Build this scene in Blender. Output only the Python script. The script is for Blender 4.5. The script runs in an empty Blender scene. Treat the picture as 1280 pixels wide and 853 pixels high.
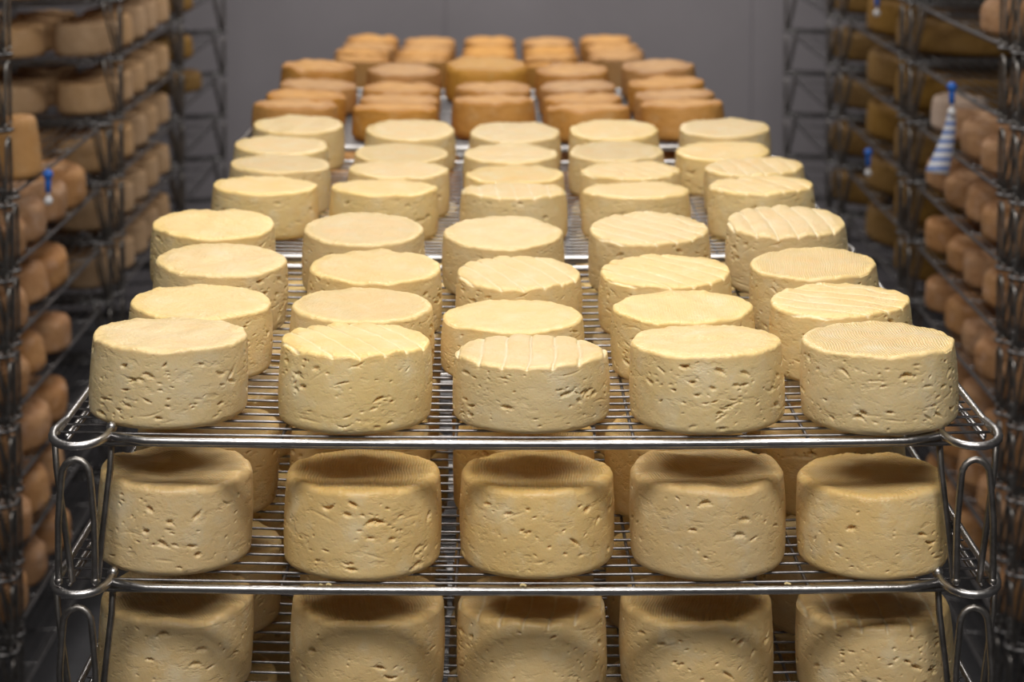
import bpy, math, random
import numpy as np
from mathutils import Matrix, Vector, Euler
C = bpy.context.scene.collection
PI = math.pi
P = 0.1312           # stacking pitch of the wire tiers
F = 2340.0           # focal length in pixels of the 1280 px wide frame
D = 0.145            # diameter of a fresh cheese
CAMZ = 9*P + 0.55

# ------------------------------------------------------------------ helpers
def link(o, parent=None):
    C.objects.link(o)
    if parent: o.parent = parent
    return o

def mesh_obj(name, me, mat=None, parent=None):
    if mat and not me.materials: me.materials.append(mat)
    return link(bpy.data.objects.new(name, me), parent)

def tag(o, label, cat, group=None, kind=None):
    o['label'] = label; o['category'] = cat
    if group: o['group'] = group
    if kind: o['kind'] = kind
    return o

def make_mesh(name, V, Q, T=None, smooth=True):
    V = np.asarray(V, dtype=np.float32); Q = np.asarray(Q, dtype=np.int32).reshape(-1, 4)
    T = np.zeros((0, 3), np.int32) if T is None else np.asarray(T, dtype=np.int32).reshape(-1, 3)
    me = bpy.data.meshes.new(name)
    me.vertices.add(len(V)); me.vertices.foreach_set('co', V.ravel())
    me.loops.add(len(Q)*4 + len(T)*3)
    me.loops.foreach_set('vertex_index', np.concatenate([Q.ravel(), T.ravel()]).astype(np.int32))
    me.polygons.add(len(Q)+len(T))
    st = np.concatenate([np.arange(len(Q))*4, len(Q)*4+np.arange(len(T))*3]).astype(np.int32)
    me.polygons.foreach_set('loop_start', st)
    me.update(calc_edges=True); me.validate()
    me.polygons.foreach_set('use_smooth', np.full(len(me.polygons), bool(smooth)))
    return me

class Rods:
    """collects round rods (swept polylines) into one mesh"""
    def __init__(s): s.V = []; s.Q = []; s.T = []
    def rod(s, pts, r, n=8, closed=False):
        pts = [Vector(p) for p in pts]; b = len(s.V); m = len(pts)
        up = None
        for i, p in enumerate(pts):
            if closed: t = (pts[(i+1) % m]-pts[i-1]).normalized()
            else: t = (pts[min(i+1, m-1)]-pts[max(i-1, 0)]).normalized()
            if up is None:
                up = Vector((0, 0, 1)) if abs(t.z) < .9 else Vector((0, 1, 0))
            a = (up - t*up.dot(t)).normalized(); up = a; c = t.cross(a)
            for k in range(n):
                w = 2*PI*k/n
                s.V.append(p + (a*math.cos(w)+c*math.sin(w))*r)
        for i in range(m if closed else m-1):
            j = (i+1) % m
            for k in range(n):
                s.Q.append((b+i*n+k, b+i*n+(k+1) % n, b+j*n+(k+1) % n, b+j*n+k))
        if not closed:
            for e, o in ((0, 1), (m-1, -1)):
                c = len(s.V); t = (pts[0]-pts[1] if e == 0 else pts[-1]-pts[-2]).normalized()
                s.V.append(pts[e]+t*r*.5)
                for k in range(n):
                    a_, b_ = b+e*n+k, b+e*n+(k+1) % n
                    s.T.append((a_, c, b_) if o > 0 else (a_, b_, c))
    def blob(s, p, r, n=8):
        b = len(s.V); rows = 5
        for i in range(rows):
            f = PI*(i+.5)/rows
            for k in range(n):
                w = 2*PI*k/n
                s.V.append(Vector(p)+Vector((math.sin(f)*math.cos(w), math.sin(f)*math.sin(w), math.cos(f)))*r)
        for i in range(rows-1):
            for k in range(n):
                s.Q.append((b+i*n+k, b+(i+1)*n+k, b+(i+1)*n+(k+1) % n, b+i*n+(k+1) % n))
        for e, i in ((1, 0), (-1, rows-1)):
            c = len(s.V); s.V.append(Vector(p)+Vector((0, 0, e*r)))
            for k in range(n):
                a_, b_ = b+i*n+k, b+i*n+(k+1) % n
                s.T.append((a_, b_, c) if e > 0 else (b_, a_, c))
    def mesh(s, name): return make_mesh(name, [tuple(v) for v in s.V], s.Q, s.T)

def box_mesh(name, x0, x1, y0, y1, z0, z1):
    V = [(x, y, z) for z in (z0, z1) for y in (y0, y1) for x in (x0, x1)]
    Q = [(0, 2, 3, 1), (4, 5, 7, 6), (0, 1, 5, 4), (2, 6, 7, 3), (0, 4, 6, 2), (1, 3, 7, 5)]
    return make_mesh(name, V, Q, smooth=False)

# ------------------------------------------------------------------ materials
class NT:
    def __init__(s, name):
        s.m = bpy.data.materials.new(name); s.m.use_nodes = True
        s.t = s.m.node_tree; s.b = s.t.nodes['Principled BSDF']
    def n(s, typ, **kw):
        nd = s.t.nodes.new(typ)
        for k, v in kw.items():
            if k in nd.inputs.keys(): nd.inputs[k].default_value = v
            else: setattr(nd, k, v)
        return nd
    def l(s, a, b): s.t.links.new(a, b)
    def mix(s, fac, a, b):
        nd = s.t.nodes.new('ShaderNodeMix'); nd.data_type = 'RGBA'
        for i, v in ((0, fac), (6, a), (7, b)):
            if hasattr(v, 'links') or hasattr(v, 'is_linked'): s.l(v, nd.inputs[i])
            else: nd.inputs[i].default_value = v
        return nd.outputs[2]
    def math(s, op, a, b=0.0):
        nd = s.t.nodes.new('ShaderNodeMath'); nd.operation = op
        for i, v in ((0, a), (1, b)):
            if hasattr(v, 'is_linked'): s.l(v, nd.inputs[i])
            else: nd.inputs[i].default_value = v
        return nd.outputs[0]
    def ramp(s, fac, lo, hi):
        nd = s.t.nodes.new('ShaderNodeMapRange'); nd.inputs[1].default_value = lo; nd.inputs[2].default_value = hi
        nd.clamp = True; s.l(fac, nd.inputs[0]); return nd.outputs[0]

def coords(t):
    """object coordinates shifted by a random amount for every object"""
    tc = t.n('ShaderNodeTexCoord'); oi = t.n('ShaderNodeObjectInfo')
    r = t.math('MULTIPLY', oi.outputs['Random'], 7.0)
    cb = t.n('ShaderNodeCombineXYZ'); t.l(r, cb.inputs[0]); t.l(r, cb.inputs[1])
    ad = t.n('ShaderNodeVectorMath', operation='ADD'); t.l(tc.outputs['Object'], ad.inputs[0]); t.l(cb.outputs[0], ad.inputs[1])
    return ad.outputs[0], oi.outputs['Random']

def noise(t, vec, scale, detail=3.0, rough=.55):
    nd = t.n('ShaderNodeTexNoise', Scale=scale, Detail=detail, Roughness=rough); t.l(vec, nd.inputs['Vector'])
    return nd.outputs['Fac']

def cheese_mat(name, pale, deep, toast, rip=True, rough=.45, sss=.12, mott=1.0, bump=.0006, pale_groove=(.86, .77, .56, 1), patch=None):
    t = NT(name); v, rnd = coords(t)
    top = t.n('ShaderNodeAttribute', attribute_name='top').outputs['Fac']
    edge = t.n('ShaderNodeAttribute', attribute_name='rim').outputs['Fac']
    gro = t.n('ShaderNodeAttribute', attribute_name='groove').outputs['Fac']
    big = noise(t, v, 16, 4); mid = noise(t, v, 70, 4); fine = noise(t, v, 420, 3)
    c = t.mix(t.math('MULTIPLY', t.ramp(big, .35, .72), .55*mott), pale, deep)
    c = t.mix(t.math('MULTIPLY', t.ramp(mid, .45, .75), .30*mott), c, deep)
    wv = t.n('ShaderNodeMapping'); wv.inputs['Location'].default_value = (3.1, 1.7, .4); t.l(v, wv.inputs[0])
    c = t.mix(t.math('MULTIPLY', t.ramp(noise(t, wv.outputs[0], 34, 4), .52, .70), .45*mott), c, pale_groove if not patch else patch)
    ctr = t.n('ShaderNodeAttribute', attribute_name='ctr').outputs['Fac']
    tp = t.math('MULTIPLY', ctr, t.ramp(noise(t, v, 24, 6, .65), .34, .68))
    c = t.mix(t.math('MULTIPLY', tp, .85), c, toast)
    c = t.mix(t.math('MULTIPLY', edge, .75), c, deep)
    c = t.mix(t.math('MULTIPLY', gro, .6), c, pale_groove)
    hv = t.n('ShaderNodeHueSaturation'); t.l(c, hv.inputs['Color'])
    t.l(t.math('ADD', t.math('MULTIPLY', rnd, .14), .93), hv.inputs['Value'])
    t.l(t.math('ADD', t.math('MULTIPLY', rnd, .14), .96), hv.inputs['Saturation'])
    t.l(hv.outputs[0], t.b.inputs['Base Color'])
    t.l(t.math('ADD', t.math('MULTIPLY', mid, .35), rough-.17), t.b.inputs['Roughness'])
    t.b.inputs['Specular IOR Level'].default_value = .45
    t.b.inputs['Subsurface Weight'].default_value = sss
    t.b.inputs['Subsurface Radius'].default_value = (1.0, .6, .25); t.b.inputs['Subsurface Scale'].default_value = .006
    h = t.math('ADD', t.math('MULTIPLY', mid, 1.4), t.math('MULTIPLY', fine, .45))
    if rip:
        rc = t.n('ShaderNodeAttribute', attribute_name='rip').outputs['Fac']
        am = t.n('ShaderNodeAttribute', attribute_name='ramp').outputs['Fac']
        w = t.math('SINE', t.math('ADD', t.math('MULTIPLY', rc, 2*PI/.0026), t.math('MULTIPLY', mid, 5.0)))
        h = t.math('ADD', h, t.math('MULTIPLY', t.math('MULTIPLY', w, am), .52))
    mp = t.n('ShaderNodeMapping'); mp.inputs['Scale'].default_value = (1, 1, 1.9); t.l(v, mp.inputs[0])
    side = t.math('SUBTRACT', 1.0, top)
    sc1 = t.math('MULTIPLY', t.ramp(noise(t, mp.outputs[0], 95, 3, .5), .56, .66), side)
    sc2 = t.math('MULTIPLY', t.ramp(noise(t, mp.outputs[0], 48, 4, .55), .58, .66), side)
    if rip:
        h = t.math('SUBTRACT', h, t.math('MULTIPLY', t.math('MULTIPLY', sc1, big), .6)); h = t.math('SUBTRACT', h, t.math('MULTIPLY', sc2, .55))
        h = t.math('ADD', h, t.math('MULTIPLY', t.math('MULTIPLY', t.math('ADD', noise(t, v, 300, 4, .7), t.math('MULTIPLY', noise(t, v, 130, 4, .65), 1.6)), top), 1.9))
    bp = t.n('ShaderNodeBump', Strength=1.0, Distance=bump); t.l(h, bp.inputs['Height']); t.l(bp.outputs[0], t.b.inputs['Normal'])
    return t.m

M_FRESH = cheese_mat('fresh_cheese', (.83, .655, .365, 1), (.79, .575, .25, 1), (.87, .59, .27, 1), rough=.38, sss=.2)
M_LOWER = cheese_mat('fresh_cheese_shaded', (.82, .625, .34, 1), (.77, .53, .22, 1), (.66, .43, .17, 1), bump=.0006, rough=.40, sss=.2)  # browner tops: shade of the tier above put into the colour
M_ORANGE = cheese_mat('washed_rind', (.62, .325, .105, 1), (.48, .225, .065, 1), (.80, .45, .165, 1), rip=False, patch=(.62, .40, .2, 1), sss=.03, bump=.0012, rough=.6)
M_ROSE = cheese_mat('rose_rind', (.56, .37, .215, 1), (.46, .28, .14, 1), (.42, .25, .13, 1), rip=False, patch=(.58, .40, .27, 1), sss=.0, bump=.0015, rough=.75)
M_OCHRE_SHADE = cheese_mat('ochre_rind_shaded', (.26, .145, .035, 1), (.17, .085, .025, 1), (.26, .14, .035, 1), rip=False, patch=(.28, .17, .06, 1), sss=.0, bump=.0015, rough=.7)  # dim side-rack light put into the colour, darkened copy of one ochre rind
M_BROWN = cheese_mat('brown_rind', (.52, .295, .145, 1), (.38, .18, .075, 1), (.60, .37, .22, 1), rip=False, patch=(.55, .35, .24, 1), mott=1.6, sss=.0, bump=.002, rough=.7)

M_PALE = cheese_mat('pale_rind', (.66, .50, .40, 1), (.58, .40, .28, 1), (.66, .5, .4, 1), rip=False, sss=0, bump=.0012, rough=.6, patch=(.7, .56, .48, 1))
M_OCHRE_LIT = cheese_mat('ochre_rind_lit', (.66, .36, .085, 1), (.56, .27, .06, 1), (.70, .38, .10, 1), rip=False, sss=.0, bump=.0012, rough=.6, patch=(.55, .35, .12, 1))  # lit copy of the same ochre rind, for the better lit wheel

def metal_mat(name, base, dark, rough):
    t = NT(name); tc = t.n('ShaderNodeTexCoord')
    a = noise(t, tc.outputs['Object'], 60, 4); b = noise(t, tc.outputs['Object'], 300, 3)
    t.l(t.mix(t.ramp(a, .38, .68), base, dark), t.b.inputs['Base Color'])
    t.b.inputs['Metallic'].default_value = 1.0
    t.l(t.math('ADD', t.math('MULTIPLY', b, .3), rough-.12), t.b.inputs['Roughness'])
    bp = t.n('ShaderNodeBump', Strength=.5, Distance=.0004); t.l(b, bp.inputs['Height']); t.l(bp.outputs[0], t.b.inputs['Normal'])
    return t.m
M_RAIL = metal_mat('drawn_steel', (.55, .54, .54, 1), (.40, .39, .39, 1), .30)
M_WIRE = metal_mat('wire_steel', (.32, .31, .32, 1), (.20, .19, .19, 1), .36)
M_STEEL_SHADE = metal_mat('shaded_steel', (.20, .195, .20, 1), (.12, .115, .115, 1), .36)  # darker copy of the steel, shade inside the side racks put into its colour
M_POST = metal_mat('worn_steel', (.40, .38, .365, 1), (.25, .235, .22, 1), .38)

def plain_mat(name, col, rough=.6, spec=.4, var=.06, scale=3.0):
    t = NT(name); tc = t.n('ShaderNodeTexCoord')
    a = noise(t, tc.outputs['Object'], scale, 4)
    t.l(t.mix(t.ramp(a, .3, .7), tuple(c*(1-var) for c in col[:3])+(1,), tuple(min(1, c*(1+var)) for c in col[:3])+(1,)), t.b.inputs['Base Color'])
    t.b.inputs['Roughness'].default_value = rough; t.b.inputs['Specular IOR Level'].default_value = spec
    return t.m
M_WALL = plain_mat('grey_wall_panel', (.30, .28, .305, 1), .5)
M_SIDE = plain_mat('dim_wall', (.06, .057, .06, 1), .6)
M_CEIL = plain_mat('ceiling_paint', (.36, .35, .35, 1), .8)
M_FLOOR = plain_mat('grey_resin_floor', (.06, .06, .066, 1), .4, .5, .2, 8)
M_BLUE = plain_mat('blue_plastic', (.03, .16, .62, 1), .4)
M_WHITE = plain_mat('white_plastic', (.75, .75, .78, 1), .5)
M_GREY = plain_mat('lamp_housing', (.6, .6, .6, 1), .5)

t = NT('striped_paper')
tc = t.n('ShaderNodeTexCoord'); sp = t.n('ShaderNodeSeparateXYZ'); t.l(tc.outputs['Object'], sp.inputs[0])
w = t.math('SINE', t.math('MULTIPLY', sp.outputs[2], 2*PI/.0175))
t.l(t.mix(t.ramp(w, -.2, .5), (.78, .80, .86, 1), (.14, .24, .58, 1)), t.b.inputs['Base Color'])
t.b.inputs['Roughness'].default_value = .5
M_TAG = t.m

# ------------------------------------------------------------------ a cheese
def build_cheese(name, seed, R=D/2, h=.077, nseg=640, nside=84, ntop=40, style='plain', pits=210, dome=-.0008,
                 taper=.035, rt=.0034, rb=.0085, wob=1.0, mat=None, bulge=.018, scal=1.0):
    rg = np.random.RandomState(seed)
    r_, z_, sw, tw = [], [], [], []
    def prof(z):
        u = z/h
        return R*(1 - taper*u*u + bulge*math.sin(PI*min(1, u))*0.7 - .012*(1-u)**2)
    # bottom disc
    for f in (.15, .5, .8, 1.0):
        r_.append((prof(0)-rb)*f); z_.append(0.0004 if f < 1 else 0.0); sw.append(0); tw.append(0)
    nb = 6 if nseg > 300 else 3
    for i in range(1, nb+1):
        a = PI/2*i/nb
        r_.append(prof(rb)-rb+rb*math.sin(a)); z_.append(rb-rb*math.cos(a)); sw.append(.5+.5*i/nb); tw.append(0)
    for i in range(1, nside+1):
        z = rb+(h-rt-rb)*i/nside
        r_.append(prof(z)); z_.append(z); sw.append(1); tw.append(max(0, 1-(h-z)/.012)**2)
    nt = 5 if nseg > 300 else 3
    for i in range(1, nt+1):
        a = PI/2*i/nt
        r_.append(prof(h-rt)-rt+rt*math.cos(a)); z_.append(h-rt+rt*math.sin(a)); sw.append(1-.6*i/nt); tw.append(1)
    r0 = r_[-1]
    for i in range(1, ntop+1):
        f = 1-i/(ntop+.5)
        r_.append(r0*f); z_.append(h); sw.append(.4*max(0, f-.8)*5); tw.append(1)
    r_ = np.array(r_)[:, None]; z_ = np.array(z_)[:, None]; sw = np.array(sw)[:, None]; tw = np.array(tw)[:, None]
    th = (np.arange(nseg)*2*PI/nseg)[None, :]
    # low-frequency wobble of the outline and side
    dr = np.zeros((len(r_), nseg))
    for k in range(2, 9):
        dr += .0011*wob/k*np.cos(k*th+rg.rand()*6.3)
    for _ in range(70):
        f = 10**rg.uniform(1.5, 2.75); an = rg.uniform(0, PI)
        k = int(round(f*math.cos(an)*R)); q = f*math.sin(an)
        dr += .0065*wob/(f+25)**1.05*.9*np.cos(k*th+q*z_+rg.rand()*6.3)
    # pits and cracks on the side
    if pits:
        rows = np.where(sw[:, 0] >= .99)[0]; zz = z_[rows, 0]
        clus = [(rg.rand()*2*PI, rg.uniform(.15, .85)*h) for _ in range(14)]
        for i in range(pits):
            if rg.rand() < .55:
                c = clus[rg.randint(len(clus))]; t0 = c[0]+rg.randn()*.22; z0 = c[1]+rg.randn()*.009
            else: t0 = rg.rand()*2*PI; z0 = rg.uniform(.08, .9)*h
            a = min(.0062, .0013*math.exp(rg.randn()*.62)); b = rg.uniform(.0005, .0012)*(1+a*70)*.8; rot = rg.randn()*.35
            dep = rg.uniform(.0008, .0034)*min(1, a/.0018)
            bend = rg.randn()*40
            if i % 8 == 3: a, b, dep = rg.uniform(.0022, .0052), rg.uniform(.0010, .0019), rg.uniform(.0025, .0050)
            if i % 30 == 0: a, b, dep, rot, bend = rg.uniform(.007, .012), rg.uniform(.0006, .001), rg.uniform(.0005, .001), rg.randn()*.2, bend*.3
            dth = (th[0]-t0+PI) % (2*PI)-PI
            cols = np.where(np.abs(dth) < (a*2.6)/R)[0]; rr = rows[np.abs(zz-z0) < max(a, b)*2.6]
            if len(cols) == 0 or len(rr) == 0: continue
            X = dth[cols][None, :]*R; Z = z_[rr]-z0-bend*X*X
            u = X*math.cos(rot)+Z*math.sin(rot); v = -X*math.sin(rot)+Z*math.cos(rot)
            q = (u/a)**2+(v/b)**2
            q = q*(1+.45*np.sin(X*1900+i)*np.sin(Z*2300+i*1.7))
            dr[np.ix_(rr, cols)] -= dep*np.exp(-q**1.4*.9)
    Rr = r_+dr*sw
    X = Rr*np.cos(th); Y = Rr*np.sin(th); Zt = np.zeros_like(X)+z_
    rel = r_/r0
    inner = np.clip(1-rel, 0, 1)
    dz = dome*np.clip(1-rel**2, 0, 1)
    if dome < -.0015: dz = dome*np.clip((1-rel)/.35, 0, 1)**.6
    for _ in range(14):
        kx, ky = rg.randn(2)*70
        dz = dz+.00030*wob*np.cos(kx*X+ky*Y+rg.rand()*6.3)
    groove = np.zeros_like(X)
    if style == 'ridged':
        s = R*2/6.4
        g = X+.0015*np.sin(Y*40+seed)
        dist = np.abs((g/s+.5) % 1-.5)*s*1.0
        dist = s/2-np.abs(((g/s) % 1)-.5)*s
        e = np.exp(-(dist/.0012)**2)
        dz = dz-.0011*e*scal+.0013*scal*(np.sin(PI*np.clip(dist/(s/2), 0, 1)/2)-.6)
        groove = e*(tw >= 1)
        cut = np.exp(-(dist/.0016)**2)*np.clip(tw, 0, 1)
        Rr2 = -.0014*cut*(sw > .05)*scal
        X = X+Rr2*np.cos(th); Y = Y+Rr2*np.sin(th)
        dirn = 1.25
    elif style == 'cloth': dirn = .35+rg.randn()*.3
    else: dirn = rg.rand()*3
    # ragged rim
    rag = np.zeros(nseg)
    for _ in range(60):
        k = int(10**rg.uniform(.7, 2.35)); rag += .0034*wob/(k+16)*np.cos(k*th[0]+rg.rand()*6.3)
    Zt = Zt+(dz+rag[None, :]*np.exp(-((r0-r_)/.006)**2))*tw
    n = len(r_)
    V = np.stack([X, Y, Zt], -1).reshape(-1, 3)
    I = np.arange(n*nseg).reshape(n, nseg); J = np.roll(I, -1, 1)
    Q = np.stack([I[:-1], J[:-1], J[1:], I[1:]], -1).reshape(-1, 4)
    V = np.vstack([V, [[0, 0, .0004], [0, 0, float(Zt[-1].mean())]]])
    cb, ct = n*nseg, n*nseg+1
    T = np.concatenate([np.stack([J[0], I[0], np.full(nseg, cb)], -1), np.stack([I[-1], J[-1], np.full(nseg, ct)], -1)])
    me = make_mesh(name, V, Q, T)
    def att(nm, arr, last):
        a = me.attributes.new(nm, 'FLOAT', 'POINT')
        a.data.foreach_set('value', np.concatenate([np.broadcast_to(arr, X.shape).ravel(), last]).astype(np.float32))
    topm = np.where(tw >= 1, np.clip((1-rel)*7, 0, 1), 0)
    att('top', topm, [0, 1])
    att('rim', np.exp(-((h-z_)/.006)**2)*np.exp(-((r0-r_)/.012)**2)*(tw > 0), [0, 0])
    att('ctr', np.where(tw >= 1, np.clip((1-rel)*3, 0, 1), 0), [0, 1])
    att('groove', groove, [0, 0])
    att('rip', X*math.cos(dirn)+Y*math.sin(dirn)+.0008*np.sin(Y*130), [0, 0])
    amp = {'plain': .18, 'cloth': 1.0, 'ridged': .5}[style]
    att('ramp', np.where(tw >= 1, amp*np.clip((1-rel)*14, 0, 1), 0)*np.ones_like(X), [0, amp])
    me.materials.append(mat)
    return me

HERO = {'plain': [build_cheese('cheese_plain', 10+i, style='plain', mat=M_FRESH, dome=[-.001, .001, -.0005, .0008][i]) for i in range(4)],
        'cloth': [build_cheese('cheese_cloth', 20+i, style='cloth', mat=M_FRESH, dome=.0005) for i in range(3)],
        'ridged': [build_cheese('cheese_ridged', 30+i, style='ridged', mat=M_FRESH, scal=[.8, 1.05, .6][i], dome=.001) for i in range(3)]}
LOW = {'cloth': [build_cheese('cheese_lower_cloth', 40+i, style='cloth', mat=M_LOWER, dome=-.0014, h=.081, rt=.006, rb=.008, pits=[110, 120, 150][i], wob=1.2, taper=.02) for i in range(3)],
       'plain': [build_cheese('cheese_lower_plain', 45, style='plain', mat=M_LOWER, dome=-.0012, h=.081, rt=.006, wob=1.2, taper=.02)],
       'ridged': [build_cheese('cheese_lower_ridged', 50+i, style='ridged', mat=M_LOWER, dome=-.0014, h=.080, rt=.006, wob=1.1, scal=.8, pits=190) for i in range(2)]}
def lowres(nm, seed, mat, **k):
    a = dict(nseg=160, nside=18, ntop=12, pits=0, rt=.012, rb=.014, wob=1.6, mat=mat); a.update(k)
    return build_cheese(nm, seed, **a)
MIDV = {s: [build_cheese('cheese_mid_'+s, 60+i, style=s, mat=M_FRESH, nseg=280, nside=36, ntop=22, pits=90, dome=.001, scal=.75) for i in range(2)] for s in ('plain', 'cloth', 'ridged')}
ORANGE = [lowres('orange_round', 70+i, M_ORANGE, h=.080+.004*(i % 2), R=.0715, dome=[.0005, -.001, 0][i], rt=.0065) for i in range(3)]
ROSE = [lowres('rose_round', 80+i, M_ROSE, R=.079, h=.080, dome=-.001, rt=.008) for i in range(3)]
OCHRE = [lowres('ochre_wheel', 85+i, M_OCHRE_SHADE, R=.150, h=.085, dome=.001, rt=.016) for i in range(2)]
BROWN = [lowres('brown_round', 90+i, M_BROWN, R=.068, h=.072, dome=.002, rt=.018, rb=.013, wob=3.0, bulge=.04) for i in range(4)]

# ------------------------------------------------------------------ a wire tier
HX, HY = .4155, .32
def sag(x, y):
    u = min(1, abs(x)/HX); v = min(1, abs(y)/HY)
    return -.014*(1-v*v)*(.45+.55*(1-u*u))-.0045*(1-u*u)

def post_mesh(sx, sy):
    m = Rods(); top = P-.001
    def q(x, y, z): return (sx*x, -sy*y, z)
    # outer straight leg and inner straight leg, landing on the corner ring of the tier below
    m.rod([q(.4185, -.300, top), q(.4155, -.304, top-.03), q(.3975, -.325, .0062)], .0030, 8)
    m.rod([q(.3665, -.302, top+.002), q(.3675, -.306, top-.03), q(.3755, -.326, .0062)], .0030, 8)
    # inverted U hoop between them
    pts = []
    w, cx = .0160, .392
    zt = top-.016
    pts.append(q(cx+w, -.3315, .0068)); pts.append(q(cx+w, -.3315, .03)); pts.append(q(cx+w*.98, -.332, .062))
    for i in range(0, 9):
        a = PI*i/8
        pts.append(q(cx+.0125*math.cos(a), -.332, zt-.012+.0150*math.sin(a)))
    pts.insert(3, q(cx+.0140, -.332, zt-.03)); pts.append(q(cx-.0140, -.332, zt-.03))
    pts.append(q(cx-w*.98, -.332, .062)); pts.append(q(cx-w, -.3315, .03)); pts.append(q(cx-w, -.3315, .0068))
    m.rod(pts, .0031, 8)
    for x, y in ((.408, -.3295), (.376, -.3295)): m.blob(q(x, -.3315, .0092), .0040)
    return m.mesh('corner_post')
POSTS = [post_mesh(sx, sy) for sx in (-1, 1) for sy in (-1, 1)]

def frame_mesh():
    m = Rods()
    for sy in (-1, 1):
        pts = [(x, sy*HY, P+sag(x, HY)+.0045*0) for x in np.linspace(-.371, .371, 21)]
        pts[0] = (-.369, sy*.312, P+.001); pts[-1] = (.369, sy*.312, P+.001)
        m.rod(pts, .0036, 10)
        pts = [(x, sy*(HY-.010), P-.0062+sag(x, HY)*1.05) for x in np.linspace(-.378, .378, 13)]
        m.rod(pts, .0022, 6)
    for sx in (-1, 1):
        m.rod([(sx*HX, y, P+sag(HX, y)*.25) for y in np.linspace(-.30, .30, 15)], .0034, 10)
        m.rod([(sx*(HX-.0062), y, P-.0062+sag(HX-.01, y)*.9) for y in np.linspace(-.29, .29, 13)], .0026, 6)
    for sx in (-1, 1):
        for sy in (-1, 1):
            pts = [(sx*.367, sy*.296, P+.004)]
            for i in range(0, 13):
                a = PI*i/12
                pts.append((sx*(.392-.0250*math.cos(a)), sy*(.304+.0335*math.sin(a)**.8), P+.0025-.003*math.sin(a)))
            pts.append((sx*.4155, sy*.27, P))
            m.rod(pts, .0037, 10)
            m.blob((sx*.367, sy*.301, P+.0045), .0052)
            m.blob((sx*.4175, sy*.301, P+.001), .0046)
    return m.mesh('tier_frame')
def grid_mesh():
    m = Rods(); n = 27
    for i in range(n):
        y = -HY+.64*(i+.6)/n*1.0 if i < n else 0
        rr = .0013
        xs = np.linspace(-.411, .411, 13)
        jit = .0006*math.sin(i*12.9)
        m.rod([(x, y+jit, P+.0022+sag(x, y)) for x in xs], rr, 6)
    for x in (-.402, -.293, -.216, -.138, -.062, .017, .096, .172, .250, .325, .402):
        if x in (-.293, -.138, .017, .172, .325): continue
        m.rod([(x, y, P-.0006+sag(x, y)) for y in np.linspace(-.318, .318, 15)], .0016, 6)
    return m.mesh('wire_grid')
FRAME, GRID = frame_mesh(), grid_mesh()

def make_tier(mats):
    r = bpy.data.objects.new('wire_rack_tier', None); link(r)
    ms = []
    mesh_obj('frame', FRAME, M_RAIL, r)
    mesh_obj('wire_grid', GRID, M_WIRE, r)
    for p in POSTS: mesh_obj('corner_post', p, M_POST, r)
    return r
def copy_thing(o):
    c = o.copy(); C.objects.link(c)
    for ch in o.children:
        d = ch.copy(); C.objects.link(d); d.parent = c
    return c
tier0 = make_tier(None); used = [False]
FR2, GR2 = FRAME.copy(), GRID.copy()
for q_ in (FR2, GR2): q_.materials.clear(); q_.materials.append(M_STEEL_SHADE)
ORD = ['', 'first', 'second', 'third', 'fourth', 'fifth', 'sixth', 'seventh', 'eighth', 'ninth', 'tenth', 'eleventh', 'twelfth']
def tier(cx, cy, n, rz, label, group):
    o = tier0 if not used[0] else copy_thing(tier0); used[0] = True
    o.location = (cx, cy, (n-1)*P); o.rotation_euler = (0, 0, rz)
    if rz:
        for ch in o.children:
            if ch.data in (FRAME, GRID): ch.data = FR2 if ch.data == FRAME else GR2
    tag(o, label, 'rack', group)
    return o

STACK = {}
def stack(key, cx, cy, lo, hi, rz, where):
    STACK[key] = (cx, cy, rz)
    for n in range(hi, lo-1, -1):
        k = hi-n+1
        kk = 'topmost' if k == 1 else ORD[k]+' from the top'
        tier(cx, cy, n, rz, 'dark steel wire shelf tier, %s, %s' % (kk, where), 'tiers of ' + where)

MX = .006  # the middle row of stacks stands a touch right of the camera axis
stack('M1', MX+.006, 1.960, 1, 9, 0, 'stack nearest the camera')
stack('M2', MX+.003, 2.650, 1, 9, 0, 'middle stack behind the nearest one')
stack('M3', MX-.042, 3.420, 1, 9, 0, 'stack of orange cheeses')
stack('M4', MX-.075, 4.820, 1, 8, 0, 'farthest central stack before the wall')
LX, RX = -1.203, 1.203
stack('LA0', LX, 2.865, 2, 11, PI/2, 'at the left picture edge')
stack('LA', LX-.008, 3.720, 1, 8, PI/2, 'lower stack on the left aisle')
stack('LB', LX, 4.590, 1, 11, PI/2, 'tall stack on the left aisle')
stack('LC', LX-.02, 5.440, 3, 11, PI/2, 'last stack on the left aisle')
stack('RA0', RX+.004, 2.885, 2, 11, -PI/2, 'at the right picture edge')
stack('RA', RX, 3.740, 1, 11, -PI/2, 'first full stack on the right aisle')
stack('RB', RX, 4.610, 1, 11, -PI/2, 'second stack on the right aisle')
stack('RC', RX-.02, 5.470, 3, 11, -PI/2, 'last stack on the right aisle')

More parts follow.
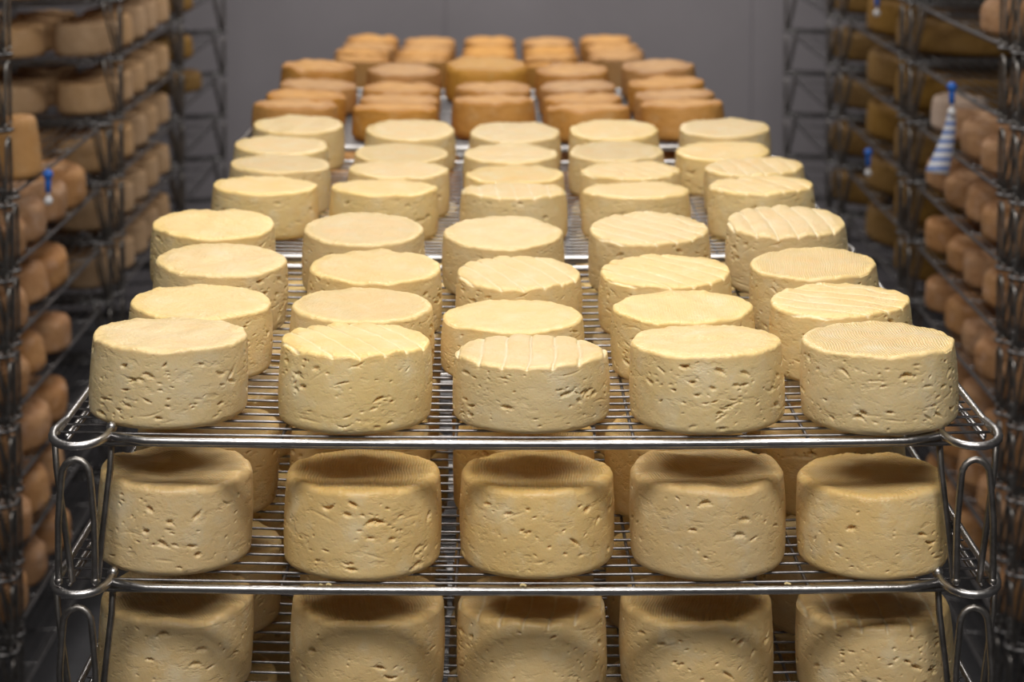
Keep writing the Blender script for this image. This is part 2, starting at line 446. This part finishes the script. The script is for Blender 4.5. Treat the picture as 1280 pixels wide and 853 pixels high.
# ------------------------------------------------------------------ cheeses
rnd = random.Random(5)
def put(me, key, x, y, n, name, label, group, rot=None, s=1.0, cat='cheese', sz=1.0, lift=0.0, jit=.012):
    cx, cy, rz = STACK[key]
    dx, dy = x-cx, y-cy
    lx = dx*math.cos(-rz)-dy*math.sin(-rz); ly = dx*math.sin(-rz)+dy*math.cos(-rz)
    e = .02
    gx = (sag(lx+e, ly)-sag(lx-e, ly))/(2*e); gy = (sag(lx, ly+e)-sag(lx, ly-e))/(2*e)
    nrm = Vector((-gx, -gy, 1)); nrm.rotate(Euler((0, 0, rz))); nrm.normalize()
    o = bpy.data.objects.new(name, me); link(o)
    q = Vector((0, 0, 1)).rotation_difference(nrm) @ Euler((0, 0, rot if rot is not None else rnd.uniform(0, 6.28))).to_quaternion()
    o.rotation_mode = 'XYZ'; o.rotation_euler = q.to_euler()
    rad = max(v[0] for v in me_r(me))*s*.92
    up = max(0, max(sag(lx+rad*math.cos(a), ly+rad*math.sin(a))-sag(lx, ly)-rad*(gx*math.cos(a)+gy*math.sin(a)) for a in [k*PI/6 for k in range(12)]))
    o.location = (x, y, n*P+.0036+sag(lx, ly)+.0010+up+lift)
    o.scale = (s, s, s*sz)
    tag(o, label, cat, group)
    return o
_mr = {}
def me_r(me):
    if me.name not in _mr:
        b = np.empty(len(me.vertices)*3, np.float32); me.vertices.foreach_get('co', b); _mr[me.name] = [(float(b[::3].max()), float(b[2::3].max()))]
    return _mr[me.name]
def X(px, d): return (px-640)*d/F
def rise(me, key, x, d, n, ytop):
    """height a cheese needs so that its far rim stands at the line measured in the photograph"""
    k = (ytop+132.3)/2370; c, s_ = math.cos(math.radians(2.5)), math.sin(math.radians(2.5))
    z = CAMZ-(d+.066)*(k*c+s_)/(c-k*s_)
    cx, cy, rz = STACK[key]
    tilt = (sag(x-cx, d-cy+.02)-sag(x-cx, d-cy-.02))/.04
    h = z-(n*P+.0050+sag(x-cx, d-cy))-tilt*.066; nat = me_r(me)[0][1]
    return min(1.22, max(.66, h/nat))

COL = ['leftmost', 'second from left', 'middle', 'fourth from left', 'rightmost']
ROWN = ['front row', 'second row', 'third row', 'fourth row']
LOOK = {'plain': 'smooth-topped', 'cloth': 'cloth-marked', 'ridged': 'ridge-topped'}
cnt = {}
def pick(lib, s):
    k = (id(lib), s); cnt[k] = cnt.get(k, -1)+1
    return lib[s][cnt[k] % len(lib[s])]
# top shelf, nearest stack: px centre, depth, style, rotation (deg), height scale
TOP1 = [
 [(210, 1.724, 'plain', 0, 1.03, 1.0), (443, 1.716, 'ridged', 28, 1.05, .985), (663, 1.722, 'ridged', -3, .95, .995), (884, 1.714, 'plain', 0, 1.02, .98), (1100, 1.704, 'cloth', 10, .99, .985)],
 [(250, 1.880, 'plain', 0, 1.03, 1.0), (451, 1.884, 'cloth', 10, 1.02, .995), (641, 1.895, 'plain', 60, .99, .99), (854, 1.882, 'plain', 0, 1.03, 1.0), (1052, 1.872, 'ridged', 52, 1.03, .985)],
 [(275, 2.040, 'plain', 0, 1.02, 1.0), (468, 2.040, 'cloth', 50, 1.0, 1.0), (648, 2.050, 'ridged', 25, .98, .97), (832, 2.040, 'ridged', 40, 1.0, .995), (1018, 2.030, 'cloth', 0, 1.0, .965)],
 [(267, 2.195, 'plain', 0, 1.02, .99), (455, 2.195, 'cloth', 80, .98, .99), (629, 2.200, 'plain', 0, .98, .98), (811, 2.200, 'ridged', 42, 1.02, .985), (982, 2.200, 'ridged', 5, 1.05, .99)]]
Y1 = [(395, 403, 417, 405, 402), (355, 360, 373, 362, 352), (303, 310, 318, 315, 308), (259, 264, 267, 262, 255)]
Y2 = [(219, 223, 227, 226, 219), (192, 199, 205, 200, 195), (168, 178, 178, 175, 175), (142, 147, 150, 147, 146)]
Y3 = [(122, 127, 117, 127, 121), (112, 116, 0, 117, 109), (98, 102, 100, 98, 93), (72, 77, 0, 76, 72)]
Y4 = [(68, 70, 72, 76, 66), (59, 61, 62, 65, 59), (51, 54, 55, 56, 52), (41, 44, 43, 44, 42)]
for r, row in enumerate(TOP1):
    for c, (px, d, st, ro, sz, s) in enumerate(row):
        me = pick(HERO, st)
        sz = rise(me, 'M1', X(px, d), d, 9, Y1[r][c])/s
        put(me, 'M1', X(px, d), d, 9, 'fresh_cheese', 'pale %s cheese, %s, %s, top shelf of nearest stack' % (LOOK[st], COL[c], ROWN[r]),
            'fresh cheeses on the top shelf of the nearest stack', math.radians(ro) if st != 'plain' else rnd.uniform(0, 6.28), s, sz=sz)
# shelves below
L2 = [(216, 1.722, 'cloth', 1.0, .98), (452, 1.716, 'cloth', 1.0, .995), (671, 1.722, 'cloth', 1.0, .985), (886, 1.716, 'cloth', 1.02, .995), (1093, 1.708, 'cloth', 1.0, .94)]
L3 = [(216, 1.750, 'cloth', 1.0, .995), (458, 1.75, 'cloth', 1.0, 1.0), (665, 1.755, 'ridged', 1.0, .99), (872, 1.75, 'cloth', 1.0, 1.0), (1097, 1.735, 'ridged', 1.0, 1.0)]
for n, base, nm in ((8, L2, 'second shelf down'), (7, L3, 'third shelf down')):
    for r in range(4):
        for c in range(5):
            if r == 0: px, d, st, sz, s = base[c]; x = X(px, d)
            else:
                d = (1.715+.158*r if n == 8 else 1.757+.146*r)+rnd.uniform(-.004, .004); x = MX+.006+(c-2)*.158+rnd.uniform(-.004, .004)-.004
                st = ['cloth', 'plain', 'ridged', 'cloth'][(c+r) % 4]; sz, s = rnd.uniform(.95, 1.03), rnd.uniform(.96, .985)
            put(pick(LOW, st), 'M1', x, d, n, 'fresh_cheese', 'pale %s cheese, %s, %s, %s of nearest stack' % (LOOK[st], COL[c], ROWN[r], nm),
                'fresh cheeses on the %s of the nearest stack' % nm, [rnd.uniform(-.3, .3), rnd.uniform(2.9, 3.4)][rnd.randint(0, 1)], s, sz=sz)
for r in range(1, 4):
    for c in range(5):
        put(LOW['cloth'][(c+r) % 3], 'M1', MX+(c-2)*.158+rnd.uniform(-.003, .003), 1.715+.158*r, 6, 'fresh_cheese',
            'pale cheese, %s, %s, fourth shelf down of nearest stack, under its wires' % (COL[c], ROWN[r]), 'fresh cheeses on the fourth shelf down of the nearest stack')
# middle stack
TOP2 = [
 [(331, 2.480, 'plain', 0, 1.02), (480, 2.475, 'plain', 0, 1.0), (642, 2.475, 'ridged', 5, .97), (795, 2.475, 'plain', 0, .99), (951, 2.465, 'ridged', 20, 1.04)],
 [(350, 2.630, 'cloth', 0, 1.03), (498, 2.632, 'plain', 0, 1.0), (643, 2.635, 'cloth', 0, .99), (788, 2.632, 'ridged', 30, 1.0), (943, 2.630, 'ridged', 8, 1.05)],
 [(351, 2.776, 'plain', 0, 1.04), (502, 2.776, 'cloth', 30, 1.0), (638, 2.780, 'plain', 0, 1.0), (770, 2.780, 'cloth', 20, 1.03), (903, 2.776, 'plain', 0, 1.03)],
 [(374, 2.924, 'plain', 0, 1.08), (513, 2.924, 'plain', 0, 1.04), (644, 2.926, 'plain', 0, 1.02), (767, 2.924, 'plain', 0, 1.04), (905, 2.922, 'plain', 0, 1.05)]]
for r, row in enumerate(TOP2):
    for c, (px, d, st, ro, sz) in enumerate(row):
        me = pick(MIDV, st); sz = rise(me, 'M2', X(px, d), d, 9, Y2[r][c])
        put(me, 'M2', X(px, d), d, 9, 'fresh_cheese', 'pale %s cheese, %s, %s, top shelf of middle stack' % (LOOK[st], COL[c], ROWN[r]),
            'fresh cheeses on the top shelf of the middle stack', math.radians(ro) if st == 'ridged' else None, .98, sz=sz/.98)
for r in range(4):
    for c in range(5):
        put(pick(MIDV, 'plain'), 'M2', MX+(c-2)*.156+rnd.uniform(-.004, .004), 2.45+.152*r, 8, 'fresh_cheese',
            'pale cheese, %s, %s, second shelf down of middle stack, seen through wires' % (COL[c], ROWN[r]), 'fresh cheeses on the second shelf of the middle stack', None, .98)
# orange stack: px centre, depth
TOP3 = [
 [(370, 3.185, 1.05), (495, 3.18, .97), (617, 3.235, 1.10), (735, 3.18, .97), (852, 3.185, 1.03)],
 [(383, 3.335, .98), (500, 3.33, .97), None, (728, 3.33, .97), (843, 3.335, 1.08)],
 [(398, 3.485, .98), (502, 3.48, .97), (617, 3.44, .97), (722, 3.48, 1.0), (833, 3.485, 1.06)],
 [(399, 3.640, 1.10), (505, 3.635, 1.05), None, (715, 3.635, 1.05), (822, 3.640, 1.10)]]
for r, row in enumerate(TOP3):
    for c, v in enumerate(row):
        if v is None: continue
        px, d, sz = v
        me = ORANGE[(r+c) % 3]; sz = rise(me, 'M3', X(px, d), d, 9, Y3[r][c])
        put(me, 'M3', X(px, d), d, 9, 'orange_cheese', 'orange washed-rind cheese, %s, %s, top shelf of orange stack' % (COL[c], ROWN[r]),
            'orange cheeses on the top shelf of their stack', None, 1.0, sz=sz)
w = put(lowres('flat_ochre_wheel', 99, M_OCHRE_LIT, R=.082, h=.072, rt=.012, dome=.001), 'M3', X(608, 3.64), 3.640, 9, 'ochre_cheese_wheel', 'broad ochre-yellow cheese wheel between the orange cheeses at the back', None)
for c in range(5):
    for r in range(2):
        put(ORANGE[(r+c) % 3], 'M3', MX-.01+(c-2)*.157, 3.19+.155*r, 8, 'orange_cheese', 'orange cheese, %s, %s, second shelf down of orange stack' % (COL[c], ROWN[r]), 'orange cheeses on the second shelf of their stack')
TOP4 = [
 [(452, 4.60), (527, 4.60), (612, 4.60), (690, 4.60), (770, 4.60)],
 [(453, 4.77), (530, 4.77), (612, 4.77), (690, 4.77), (771, 4.77)],
 [(462, 4.94), (534, 4.94), (612, 4.94), (688, 4.94), (765, 4.94)],
 [(467, 5.10), (538, 5.10), (612, 5.10), (685, 5.10), (756, 5.10)]]
for r, row in enumerate(TOP4):
    for c, (px, d) in enumerate(row):
        me = ORANGE[(r+2*c) % 3]; sz = rise(me, 'M4', X(px, d), d, 8, Y4[r][c])/.98
        put(me, 'M4', X(px, d), d, 8, 'orange_cheese', 'brownish orange cheese, %s, %s, farthest stack before the wall' % (COL[c], ROWN[r]),
            'orange cheeses on the farthest stack', None, .98, sz=sz)

# side aisles -------------------------------------------------------
def inward(sx, i, pitch=.158): return sx*(.955+pitch*i)
AI = ['aisle side', 'second column in']
ALONG = ['nearest', 'second nearest', 'centre', 'second farthest', 'farthest']
SHELF = {11: 'topmost', 10: 'second', 9: 'third', 8: 'fourth', 7: 'fifth', 6: 'sixth', 5: 'seventh', 4: 'eighth', 3: 'ninth', 2: 'tenth'}
def fill(key, sx, levels, lib, name, look, where, ncol, ys, cat='cheese', pitch=.158, xoff=0.0, jit=.012, sj=(.95, 1.04), tilt=0, hi=11):
    for n in levels:
        for j, y in enumerate(ys):
            for i in range(ncol(n, j)):
                o = put(lib[(n*3+j+i*2) % len(lib)], key, inward(sx, i, pitch)+xoff*sx+rnd.uniform(-jit, jit), y+rnd.uniform(-jit, jit), n, name,
                    '%s, %s, column %s, shelf %s down, %s' % (look, ALONG[j if len(ys) == 5 else j*4], ['by the aisle', 'second in', 'third in', 'fourth in'][i], ORD[hi-n+1], where),
                    '%s in %s' % (look, where), None, rnd.uniform(*sj), cat, rnd.uniform(.94, 1.05))
                if tilt:
                    a = rnd.uniform(-tilt, tilt); b = rnd.uniform(-tilt, tilt)
                    o.rotation_euler = (Euler((a, b, 0)).to_matrix() @ o.rotation_euler.to_matrix()).to_euler()
                    o.location.z += .066*max(abs(a), abs(b))*1.0
ysA = [3.41+.158*k for k in range(5)]
ysB = [4.282+.155*k for k in range(5)]
fill('RA', 1, range(10, 1, -1), BROWN, 'brown_cheese', 'lumpy brown cheese', 'first right stack', lambda n, j: 0 if (n == 10 and j > 1) or (n == 9 and j > 0) or (n == 8 and j == 4) else 2 if n >= 7 else 1, ysA, tilt=.10, jit=.006, sj=(.86, .98))
fill('LA', -1, range(7, 1, -1), BROWN, 'brown_cheese', 'lumpy brown cheese', 'low left stack', lambda n, j: 0 if j > 2+(n == 7) else 2 if n >= 6 else 1, ysA, tilt=.12, jit=.004, sj=(.98, 1.07), hi=8)
fill('LB', -1, range(10, 4, -1), ROSE, 'tan_cheese', 'tan rind cheese', 'tall left stack', lambda n, j: 4 if j < 3 else 1, ysB, pitch=.168, xoff=.008, jit=.002, sj=(.90, .935))
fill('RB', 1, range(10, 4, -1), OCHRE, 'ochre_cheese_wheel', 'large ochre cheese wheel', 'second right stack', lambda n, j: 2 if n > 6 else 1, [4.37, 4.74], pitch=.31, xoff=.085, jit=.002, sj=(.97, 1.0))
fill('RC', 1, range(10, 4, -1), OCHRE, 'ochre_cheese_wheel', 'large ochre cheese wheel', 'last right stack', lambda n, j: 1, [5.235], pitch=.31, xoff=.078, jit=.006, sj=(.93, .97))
# a tall block on the low left stack and a few single wheels on the left
put(lowres('pale_rosy_cheese', 121, M_PALE, R=.06, h=.075, rt=.016, rb=.014, dome=.002, wob=2), 'RA', .955, 4.03, 8, 'pale_cheese', 'pale whitish pink cheese left of the striped tag on the right', None)
blk = lowres('tall_brown_cheese', 120, M_ORANGE, R=.045, h=.115, rt=.014, rb=.012, dome=.002, taper=.12, wob=1.5)
put(blk, 'LA', -.918, 3.50, 8, 'tall_cheese', 'tall tan cheese standing alone on top of the low left stack', None)
for n, y, l in ((10, 5.13, 'highest'), (9, 5.13, 'second highest'), (8, 5.13, 'third highest'), (7, 5.46, 'lowest')):
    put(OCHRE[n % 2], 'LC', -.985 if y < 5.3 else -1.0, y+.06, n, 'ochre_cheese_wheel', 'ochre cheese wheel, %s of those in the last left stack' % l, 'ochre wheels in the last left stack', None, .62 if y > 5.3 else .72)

# ------------------------------------------------------------------ clips and tags on the aisle rails
def clip(x, y, z, L, label, strip, w=.03):
    r = bpy.data.objects.new('shelf_tag', None); link(r); r.location = (x, y, z)
    m = Rods(); m.rod([(0, 0, .012), (0, 0, -.008), (0, 0, -.026)], .0058, 8); m.blob((0, 0, .006), .010, 10)
    mesh_obj('clip', m.mesh('tag_clip'), M_BLUE, r)
    m = Rods(); m.rod([(0, 0, -.026), (.001, 0, -.032), (0, 0, -.041)], .0022, 6); m.blob((0, 0, -.043), .0085, 10)
    mesh_obj('ring', m.mesh('tag_ring'), M_WHITE, r)
    if strip:
        V = []; Q = []; nn = 14
        for s in (0, 1):
            for i in range(nn+1):
                u = i/nn; cxn = -.028*u**1.6; wd = .016+(w-.016)*u
                for k in (-1, 1): V.append((cxn+k*wd/2, .004*math.sin(u*3)+s*.0012, -.048-L*u+k*(-.004)*u))
        for i in range(nn):
            a = i*2; b = (nn+1)*2+i*2
            Q += [(a, a+1, a+3, a+2), (b, b+2, b+3, b+1), (a, a+2, b+2, b), (a+1, b+1, b+3, a+3)]
        Q += [(0, (nn+1)*2, (nn+1)*2+1, 1), (nn*2, nn*2+1, (nn+1)*2+nn*2+1, (nn+1)*2+nn*2)]
        mesh_obj('paper_strip', make_mesh('paper_strip', V, Q), M_TAG, r)
    tag(r, label, 'tag')
clip(X(1186, 3.66), 3.66, 8.98*P+.012, .115, 'long white and blue striped tag hanging on the right aisle', True, .044)
clip(X(1092, 4.45), 4.45, 9.99*P-.012, .0, 'blue clip with small white end near the top right', False)
clip(X(1083, 4.48), 4.48, 7*P-.005, .0, 'blue clip low on the second right stack', False)
clip(X(63, 3.48), 3.48, 8*P+.004, .0, 'blue clip on the top rail of the low left stack', False)

# crumbs fallen on the front rails
def crumb(x, y, z, s, label):
    m = Rods(); m.rod([(-s, 0, 0), (-s*.3, s*.3, s*.2), (s*.5, 0, s*.1), (s, -s*.2, 0)], s*.45, 6)
    o = mesh_obj('cheese_crumb', m.mesh('crumb'), M_CRUMB, None); o.location = (x, y, z); tag(o, label, 'crumb', 'crumbs on the second shelf rail')
M_CRUMB = plain_mat('crumb_cheese', (.75, .6, .3, 1), .6)
for px, s, l in ((410, .0022, 'largest pale crumb on the second front rail, under the second cheese'), (400, .0014, 'small pale crumb beside the larger one on the second front rail'),
                 (654, .0026, 'flat pale crumb on the second front rail below the middle cheese'), (986, .0025, 'pale crumb on the second front rail near the right post')):
    d = 1.641
    crumb(X(px, d), d, 8*P+.0045+sag(X(px, d)-MX-.006, HY), s, l)

# ------------------------------------------------------------------ room
def struct(name, me, mat):
    o = mesh_obj(name, me, mat); o['kind'] = 'structure'; return o
WX, Y0, Y1, HC = 2.1, -2.2, 6.45, 3.0
struct('floor', box_mesh('floor', -WX, WX, Y0, Y1, -.1, 0), M_FLOOR)
struct('ceiling', box_mesh('ceiling', -WX, WX, Y0, Y1, HC, HC+.1), M_CEIL)
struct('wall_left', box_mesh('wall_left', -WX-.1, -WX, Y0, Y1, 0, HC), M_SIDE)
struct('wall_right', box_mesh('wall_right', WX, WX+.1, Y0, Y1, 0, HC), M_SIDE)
struct('wall_front', box_mesh('wall_front', -WX, WX, Y0-.1, Y0, 0, HC), M_CEIL)
xs = [-WX, X(557, Y1), X(939, Y1), WX]
# insulated panels of the back wall meet in shallow joints
m = []
V, Q = [], []
pts = [(-WX, 0)]
for xj in xs[1:3]: pts += [(xj-.006, 0), (xj-.003, .004), (xj+.003, .004), (xj+.006, 0)]
pts += [(WX, 0)]
for x, dy in pts: V += [(x, Y1+dy, 0), (x, Y1+dy, HC), (x, Y1+.1, 0), (x, Y1+.1, HC)]
for i in range(len(pts)-1):
    a, b = i*4, i*4+4
    Q += [(a, b, b+1, a+1), (a+2, a+3, b+3, b+2), (a+1, b+1, b+3, a+3), (a, a+2, b+2, b)]
struct('wall_back', make_mesh('wall_back', V, Q, smooth=False), M_WALL)

# ------------------------------------------------------------------ lights
def area(name, x, y, z, sx, sy, power, rot=(0, 0, 0), col=(1, .96, .90)):
    l = bpy.data.lights.new(name, 'AREA'); l.shape = 'RECTANGLE'; l.size = sx; l.size_y = sy; l.energy = power; l.color = col
    o = bpy.data.objects.new(name, l); link(o); o.location = (x, y, z); o.rotation_euler = rot
    return o
area('overhead_light', 0, .35, HC-.06, 1.6, .6, 55)
area('overhead_light', 0, 2.3, HC-.06, 1.6, .6, 31)
area('overhead_light', 0, 4.5, HC-.06, 1.6, .4, 12)
area('overhead_light', 0, 5.4, HC-.06, 1.6, .3, 34)  # unseen fill light, added to brighten the back wall
w = bpy.data.worlds.new('world'); bpy.context.scene.world = w; w.use_nodes = True
w.node_tree.nodes['Background'].inputs[0].default_value = (.9, .95, 1, 1); w.node_tree.nodes['Background'].inputs[1].default_value = .02

# ------------------------------------------------------------------ camera
TILT = math.radians(2.5)
cam = bpy.data.cameras.new('camera'); co = bpy.data.objects.new('camera', cam); link(co)
cam.sensor_width = 36; cam.lens = 2370/1280*36
co.location = (0, 0, CAMZ); co.rotation_euler = (PI/2-TILT, 0, 0)
cam.shift_y = -558.8/1280
cam.clip_start = .05
cam.dof.use_dof = True; cam.dof.focus_distance = 1.78; cam.dof.aperture_fstop = cam.lens/10.8; cam.dof.aperture_blades = 9
sc = bpy.context.scene; sc.camera = co
sc.view_settings.view_transform = 'Standard'; sc.view_settings.look = 'None'
sc.view_settings.gamma = 1; sc.view_settings.use_curve_mapping = False
sc.view_settings.exposure = 0.0
sc.cycles.use_denoising = True
